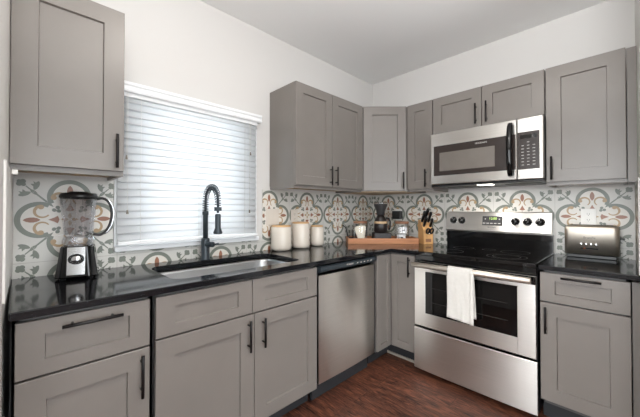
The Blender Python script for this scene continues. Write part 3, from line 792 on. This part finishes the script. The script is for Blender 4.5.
plate('cream single outlet plate on the tiles behind the white canisters','outlet','wall_outlet',(0,-1.147,1.175),WIN,0.074,0.118,[(0,'socket')],'plate_beige')
plate('white double outlet plate on the tiles above the toaster','outlet','wall_outlet',(1.805,0,1.182),0,0.080,0.116,[(0,'socket')])
plate('white outlet plate on the corner tiles carrying the black cube device','outlet','wall_outlet',(0.334,0,1.176),0,0.074,0.118,[(0,'socket')])
r = thing('plug_in_device','black square plug-in device on the tiles above the packet jar','plug-in device',(0.334,-0.0160,1.176))
b = B(); b.box((-0.052,-0.046,-0.042),(0.052,0,0.042),'charcoal',0.008,3); b.make('casing', r)
b = B(); b.box((-0.040,-0.0475,-0.040),(0.040,-0.0455,0.040),'black_plastic',0.001); b.make('front_panel', r)

# ------------------------------------------------------------------ canisters
def canister(label, x, y, rad, h):
    r = thing('canister', label, 'canister', (x,y,CT1), 0, 'white ceramic canisters on the counter')
    e = 0.028
    prof = [(0,0.0),(rad-e,0.0)] + [(rad-e+e*sin(a), e-e*cos(a)) for a in [radians(15*k) for k in range(1,7)]]
    prof += [(rad,h-0.02),(rad-0.003,h-0.012),(rad-0.007,h-0.012)]
    b = B(); b.lathe(prof+[(0,h-0.012)],'ceramic',40,cap=False); b.make('jar', r)
    b = B(); b.lathe([(0,h-0.0118),(rad-0.008,h-0.0118),(rad-0.006,h-0.010),(rad-0.006,h-0.002),(rad-0.008,h),(0,h)],'bamboo',40,cap=False); b.make('lid', r)
canister('wide short white ceramic canister with wooden lid, nearest the window',0.092,-1.346,0.080,0.196)
canister('tallest white ceramic canister with wooden lid, middle of the three',0.088,-1.142,0.075,0.216)
canister('smallest white ceramic canister with wooden lid, nearest the coffee tray',0.074,-0.940,0.060,0.180)

# ------------------------------------------------------------------ blender
ZB = CT1
r = thing('blender','countertop blender with clear jug, black lid and steel-fronted base','blender',(0.14,-2.594,ZB),radians(78))
def frustum(b, w0,d0,w1,d1,z0,z1,m,bev=0.008,ch=0.25):
    t = bmesh.new(); rg = []
    for w,d,z in ((w0,d0,z0),(w1,d1,z1)):
        c = ch*min(w,d)/2
        rg.append([t.verts.new((x,y,z)) for x,y in ((w/2-c,-d/2),(w/2,-d/2+c),(w/2,d/2-c),(w/2-c,d/2),(-w/2+c,d/2),(-w/2,d/2-c),(-w/2,-d/2+c),(-w/2+c,-d/2))])
    t.faces.new(list(reversed(rg[0]))); t.faces.new(rg[1])
    for k in range(8): t.faces.new([rg[0][k],rg[0][(k+1)%8],rg[1][(k+1)%8],rg[1][k]])
    bmesh.ops.recalc_face_normals(t, faces=list(t.faces))
    if bev: bmesh.ops.bevel(t, geom=list(t.edges), offset=bev, segments=2, profile=0.5, affect='EDGES')
    b.merge(t, m, None, False)
b = B(); frustum(b,0.160,0.160,0.122,0.120,0.006,0.150,'black_gloss',0.006,0.35)
for x in (-0.05,0.05):
    for y in (-0.05,0.05): b.cyl((x,y,0),(x,y,0.008),0.012,'black_plastic',10)
bs = b.make('base', r)
b = B()
def fr_y(z): return -(0.160+(0.120-0.160)*(z-0.006)/0.144)/2
t = bmesh.new(); z0, z1 = 0.022, 0.146
pv = [(-0.033,z0),(0.033,z0),(0.033,z1),(-0.033,z1)]
A = [t.verts.new((x,fr_y(z)-0.003,z)) for x,z in pv]; Cc = [t.verts.new((x,fr_y(z)+0.004,z)) for x,z in pv]
t.faces.new(A); t.faces.new(list(reversed(Cc)))
for k in range(4): t.faces.new([A[k],Cc[k],Cc[(k+1)%4],A[(k+1)%4]])
bmesh.ops.recalc_face_normals(t, faces=list(t.faces)); b.merge(t,'steel_smooth'); fp = b.make('front_panel', bs)
tilt = math.atan2(0.020,0.144)
K = Matrix.Translation((0,fr_y(0.092)-0.003,0.092)) @ Matrix.Rotation(-tilt,4,'X') @ Matrix.Rotation(pi/2,4,'X') @ Matrix.Diagonal((1.25,1,1,1))
b = B(); b.lathe([(0,0),(0.024,0),(0.024,0.004),(0.019,0.006),(0.0185,0.003)],'black_gloss',28,K,cap=False); b.lathe([(0,0.003),(0.0160,0.003),(0.013,0.0065),(0,0.007)],'chrome',24,K,cap=False); b.make('button', fp)
for s in (-1,1):
    b = B(); t = bmesh.new()
    q = [(s*0.071,-0.052,0.012),(s*0.058,-0.070,0.012),(s*0.048,-0.054,0.146),(s*0.055,-0.043,0.146)]
    A = [t.verts.new(Vector(p)*1.0) for p in q]; Cc = [t.verts.new(Vector((p[0]+s*0.005,p[1]-0.005,p[2]))) for p in q]
    t.faces.new(A); t.faces.new(list(reversed(Cc)))
    for k in range(4): t.faces.new([A[k],Cc[k],Cc[(k+1)%4],A[(k+1)%4]])
    bmesh.ops.recalc_face_normals(t, faces=list(t.faces)); b.merge(t,'charcoal'); b.make('side_trim', bs)
b = B(); b.lathe([(0.058,0.150),(0.062,0.156),(0.062,0.176),(0.056,0.192),(0.052,0.192),(0.052,0.150),(0.058,0.150)],'jar_glass',12,cap=False,smooth=False); b.make('jar_collar', r)
b = B(); b.lathe([(0.048,0.186),(0.053,0.20),(0.070,0.366),(0.071,0.378),(0.068,0.378),(0.050,0.204),(0.0,0.198)],'jar_glass',10,cap=False,smooth=False)
for k in range(10):
    a = 2*pi*k/10; b.tube([(0.053*cos(a),0.053*sin(a),0.20),(0.070*cos(a),0.070*sin(a),0.366)],0.0016,'jar_glass',6)
jg = b.make('jug', r)
b = B(); pts = [(0.070,0,0.372),(0.092,0,0.378),(0.114,0,0.366),(0.129,0,0.334),(0.132,0,0.292),(0.125,0,0.248),(0.108,0,0.212),(0.084,0,0.194),(0.056,0,0.200)]
P = []
for i in range(len(pts)-1):
    for k in range(4):
        u = k/4; P.append(Vector(pts[i]).lerp(Vector(pts[i+1]),u))
P.append(Vector(pts[-1]))
for _ in range(2): P = [P[0]] + [(P[i-1]+P[i]*2+P[i+1])/4 for i in range(1,len(P)-1)] + [P[-1]]
b.tube(P,0.0085,'charcoal',10,flat=(1.2,0.8)); b.tube([p+Vector((0.007 if p.x > 0.09 else 0,-0.001,0)) for p in P[4:-4]],0.005,'chrome',8); b.make('handle', jg)
b = B(); b.lathe([(0,0.370),(0.066,0.370),(0.074,0.379),(0.074,0.383),(0.068,0.399),(0.038,0.400),(0.036,0.406),(0,0.407)],'black_plastic',28,cap=False); b.make('lid', r)
b = B(); b.lathe([(0,0.199),(0.018,0.199),(0.012,0.212),(0,0.222)],'chrome',12,cap=False)
b.make('blade_hub', r)
for k in range(4):
    b = B(); a = k*pi/2; b.box((0.004,-0.006,0.210),(0.034,0.006,0.2125),'chrome',0,1,Matrix.Rotation(a,4,'Z') @ Matrix.Rotation(radians(-12 if k%2 else 14),4,'Y')); b.make('blade', r)

# ------------------------------------------------------------------ coffee corner
TA = radians(45.6)
TO = Vector((0.4165,-0.416)) + Vector((-0.715,0.70))*0.10
def tray_pt(x, y, z=0): 
    return (TO.x + x*cos(TA) - y*sin(TA), TO.y + x*sin(TA) + y*cos(TA), z)
r = thing('serving_tray','long reddish-brown wooden tray standing diagonally in the counter corner','tray',(TO.x,TO.y,CT1),TA)
b = B(); x0,x1,y0,y1,h = -0.328,0.328,-0.10,0.135,0.052
b.box((x0+0.012,y0+0.012,0),(x1-0.012,y1-0.012,0.014),'board_wood'); b.make('bottom', r)
for nm, a_, b_ in (('rim',(x0,y0,0),(x1,y0+0.012,h)),('rim',(x0,y1-0.012,0),(x1,y1,h)),('rim',(x0,y0+0.012,0),(x0+0.012,y1-0.012,h)),('rim',(x1-0.012,y0+0.012,0),(x1,y1-0.012,h))):
    b = B(); b.box(a_,b_,'board_wood',0.002); b.make(nm, r)
ZT = CT1+0.014
def jar(label, x, y, rad, h):
    r = thing('glass_jar', label, 'jar', tray_pt(x,y,ZT), TA)
    b = B(); b.lathe([(0,0.0),(rad-0.006,0.0),(rad,0.008),(rad,h-0.03),(rad-0.004,h-0.022)],'clear_glass',28,cap=False); b.make('body', r)
    b = B(); b.lathe([(0,h-0.0215),(rad-0.002,h-0.0215),(rad-0.001,h-0.019),(rad-0.001,h-0.002),(rad-0.004,h),(0,h)],'lid_wood',28,cap=False); b.make('lid', r)
jar('clear glass jar with wooden lid holding coffee filters, in front of the kettle',-0.205,-0.026,0.067,0.196)
r = thing('coffee_filters','stack of cream cone coffee filters inside the left glass jar','coffee filters',tray_pt(-0.205,-0.026,ZT+0.0035),TA)
b = B()
b.prism([(-0.014,0.0),(0.034,0.0),(0.050,0.105),(0.055,0.142),(0.032,0.156),(-0.012,0.152),(-0.050,0.136),(-0.056,0.112)],-0.018,0.018,'paper_filter','xz',0.008); b.make('paper_stack', r)
jar('clear glass jar with dark lid holding white packets, right on the tray',0.190,-0.026,0.066,0.192)
r = thing('sweetener_packets','white paper packets filling the right glass jar','packets',tray_pt(0.190,-0.026,ZT+0.0035),TA)
random.seed(3)
for k in range(12):
    b = B(); lx = random.uniform(-0.014,0.014); ly = -0.030+0.012*(k%6); lz = 0.0365 if k < 6 else 0.104
    X = Matrix.Translation((lx,ly,lz)) @ Matrix.Rotation(random.uniform(-0.22,0.22),4,'Y')
    b.box((-0.031,-0.003,-0.028),(0.031,0.003,0.028),'packet_paper',0.002,1,X)
    b.box((-0.012,-0.0036,-0.006),(0.010,-0.0028,0.008),'packet_print' if k%2 else 'ink_grey',0,1,X)
    b.make('packet', r)

# gooseneck kettle
r = thing('gooseneck_kettle','matte black gooseneck kettle behind the coffee filter jar','kettle',tray_pt(-0.226,0.092,ZT),TA)
b = B(); b.lathe([(0,0),(0.043,0),(0.045,0.004),(0.041,0.105),(0.037,0.118),(0,0.118)],'charcoal',24,cap=False); b.make('body', r)
b = B(); pts = [(-0.044,0,0.022),(-0.075,0,0.026),(-0.090,0,0.045),(-0.094,0,0.075),(-0.098,0,0.105),(-0.112,0,0.130),(-0.130,0,0.146),(-0.145,0,0.150)]
b.tube(pts,[0.011,0.009,0.0075,0.0068,0.006,0.0055,0.005,0.0048],'charcoal',10); b.make('spout', r)
b = B(); b.tube([(0.040,0,0.105),(0.075,0,0.112),(0.092,0,0.100),(0.094,0,0.065),(0.088,0,0.035)],0.0075,'charcoal',10,flat=(1.3,0.8)); b.make('handle', r)
b = B(); b.lathe([(0,0.1185),(0.038,0.1185),(0.036,0.126),(0.008,0.130),(0.007,0.142),(0.013,0.150),(0.011,0.160),(0,0.162)],'charcoal',20,cap=False); b.make('lid', r)

# coffee maker
r = thing('coffee_maker','black and grey coffee maker with flared top, centre of the tray','coffee maker',tray_pt(0.0,0.0,ZT),TA); r.scale = (1.05,1.05,1.12)
b = B(); b.box((-0.073,-0.058,0.0),(0.080,0.085,0.075),'charcoal',0.008,3); b.make('base', r)
b = B(); b.lathe([(0,0.0755),(0.050,0.0755),(0.058,0.085),(0.060,0.13),(0.054,0.185),(0.034,0.212),(0.030,0.222),(0,0.222)],'coffee',26,Matrix.Translation((-0.006,0,0)),cap=False); cf = b.make('carafe', r)
b = B(); b.lathe([(0.0590,0.152),(0.0605,0.152),(0.0580,0.172),(0.0565,0.172),(0.0590,0.152)],'tan_card',26,Matrix.Translation((-0.006,0,0)),cap=False); b.make('band', cf)
b = B(); b.tube([(0.045,0,0.200),(0.070,0,0.195),(0.082,0,0.165),(0.080,0,0.120),(0.070,0,0.095)],0.008,'black_plastic',8); b.make('carafe_handle', cf)
b = B(); b.lathe([(0,0.2225),(0.030,0.2225),(0.036,0.235),(0.040,0.262),(0.060,0.305),(0.062,0.330),(0.055,0.334),(0,0.334)],'charcoal',28,Matrix.Translation((-0.006,0,0)),cap=False); ft = b.make('filter_funnel', r)
b = B(); b.lathe([(0.0615,0.322),(0.064,0.322),(0.064,0.329),(0.0615,0.329),(0.0615,0.322)],'chrome',28,Matrix.Translation((-0.006,0,0)),cap=False); b.make('rim', ft)
b = B(); b.box((-0.022,0.066,0.0755),(0.012,0.082,0.30),'charcoal',0.004); b.box((-0.022,0.040,0.275),(0.012,0.066,0.30),'charcoal',0.004); b.make('support_arm', r)

# knife block and knives
KB = (0.676,-0.113,CT1); KR = radians(52)
r = thing('knife_block','light wooden knife block between the tray and the range','knife block',KB,KR)
b = B(); b.prism([(-0.058,0.0),(0.058,0.0),(0.058,0.222),(0.026,0.222),(-0.058,0.130)],-0.046,0.046,'block_wood','yz',0.003); bk = b.make('block', r)
b = B(); b.box((-0.026,-0.0588,0.022),(0.026,-0.0582,0.050),'lid_wood'); b.make('printed_mark', bk)
Z = Vector((0,-0.56,0.83)).normalized()      # direction the handles point
def knife(name, label, x, y, z, L, rr=0.0095):
    k = thing(name, label, 'knife' if name != 'scissors' else 'scissors', KB, KR, 'knives in the wooden block')
    p = Vector((x,y,z)); b = B(); q = p+Z*L
    b.tube([p, p+Z*L*0.25, p+Z*L*0.6, p+Z*L*0.9, q],[rr*0.85,rr*1.0,rr*0.9,rr*1.1,rr*0.8],'black_plastic',8,flat=(0.8,1.25)); hd = b.make('handle', k)
    b = B(); b.cyl(p-Z*0.014,p+Z*0.002,rr*0.9,'chrome',8); b.make('bolster', k)
    b = B()
    for f in (0.3,0.6): 
        c = p+Z*L*f; b.cyl(c-Vector((rr*0.95,0,0)),c+Vector((rr*0.95,0,0)),0.002,'chrome',6)
    b.make('rivet', hd)
knife('kitchen_knife','black-handled knife at the top left of the block',-0.028,0.012,0.209,0.110,0.0145)
knife('kitchen_knife','tallest black-handled knife, top middle of the block',0.004,0.022,0.219,0.125,0.0155)
knife('kitchen_knife','black-handled knife at the top right of the block',0.032,0.010,0.206,0.105,0.0145)
knife('kitchen_knife','black-handled knife in front left, lower row of the block',-0.028,-0.024,0.168,0.100,0.0145)
knife('kitchen_knife','short black-handled knife, lowest right in the block',0.032,-0.028,0.163,0.085,0.013)
k = thing('scissors','black-handled kitchen scissors at the front of the knife block','scissors',KB,KR)
for s in (-1,1):
    b = B(); c = Vector((0.004+s*0.018,-0.078,0.124)); b.tube([c+Vector((0.014*cos(a),-0.010*sin(a),0.022*sin(a))) for a in [2*pi*i/14 for i in range(14)]],0.0075,'black_plastic',8,closed=True); b.make('finger_loop', k)
b = B(); b.cyl((0.004,-0.059,0.098),(0.004,-0.074,0.100),0.008,'chrome',8); b.make('pivot', k)

# ------------------------------------------------------------------ toaster
r = thing('toaster','brushed stainless long-slot toaster on the right countertop','toaster',(1.823,-0.078,CT1))
tw, td, thh = 0.268, 0.132, 0.216
b = B(); b.box((-tw/2+0.012,-td/2+0.008,0.0),(tw/2-0.012,td/2-0.004,0.0235),'black_plastic',0.004); b.make('foot', r)
t = bmesh.new()
def rr_sec(w, d, rad): return rounded(-w/2,w/2,-d/2,d/2,rad,5)
rings = []
for z, ins in ((0.024,0.0),(0.178,0.0),(0.199,0.001),(0.210,0.007),(0.216,0.018)):
    rings.append([t.verts.new((x,y,z)) for x,y in rr_sec(tw-2*ins, td-2*ins, 0.026)])
for a_, b_ in zip(rings, rings[1:]):
    n = len(a_)
    for k in range(n): t.faces.new([a_[k],a_[(k+1)%n],b_[(k+1)%n],b_[k]])
t.faces.new(rings[-1]); t.faces.new(list(reversed(rings[0]))); bmesh.ops.recalc_face_normals(t, faces=list(t.faces))
b = B(); b.merge(t,'steel_satin',None,True)
for f in b.bm.faces:
    if len(f.verts) > 4: f.smooth = False
b.make('shell', r)
b = B()
for y in (-0.03,0.03): b.box((-0.105,y-0.012,0.2162),(0.105,y+0.012,0.2172),'gasket')
b.make('bread_slot', r)
for i in range(4):
    b = B(); b.cyl((-0.046+i*0.024,-td/2+0.001,0.092),(-0.046+i*0.024,-td/2-0.006,0.092),0.0085,'chrome',14); b.make('button', r)
b = B(); b.box((-0.050,-td/2-0.0015,0.060),(0.036,-td/2+0.001,0.069),'gasket',0.001); b.cyl((-0.030,-td/2,0.0645),(-0.030,-td/2-0.008,0.0645),0.006,'copper',10); b.make('browning_slider', r)
b = B(); b.box((-0.040,-td/2-0.001,0.074),(0.030,-td/2+0.001,0.076),'ink_grey'); b.make('print_line', r)
lettering('Breville','brand_lettering',0.020,Matrix.Translation((-0.006,-td/2-0.0008,0.135)) @ FRONT,'ink_grey',r)
b = B(); b.box((tw/2-0.002,-0.012,0.128),(tw/2+0.024,0.012,0.138),'black_plastic',0.003); b.box((tw/2-0.001,-0.003,0.05),(tw/2+0.0008,0.003,0.15),'gasket'); b.make('lever', r)

# ------------------------------------------------------------------ ceiling light of the kitchen
r = thing('ceiling_light','round white flush ceiling light near the camera','ceiling light',(1.40,-2.15,H))
b = B(); b.lathe([(0.0,-0.001),(0.17,-0.001),(0.17,-0.03),(0.155,-0.035),(0.0,-0.035)],'white_plastic',32,cap=False); b.make('housing', r)
b = B(); b.lathe([(0.0,-0.036),(0.15,-0.036),(0.145,-0.055),(0.10,-0.075),(0.0,-0.085)],'lamp_lens',32,cap=False); b.make('diffuser', r)
d = bpy.data.lights.new('ceiling_lamp','AREA'); d.shape = 'DISK'; d.size = 0.30; d.energy = 7; d.color = (1.0,0.95,0.88)
o = bpy.data.objects.new('ceiling_lamp', d); o.location = (1.40,-2.15,H-0.09); COL.objects.link(o)
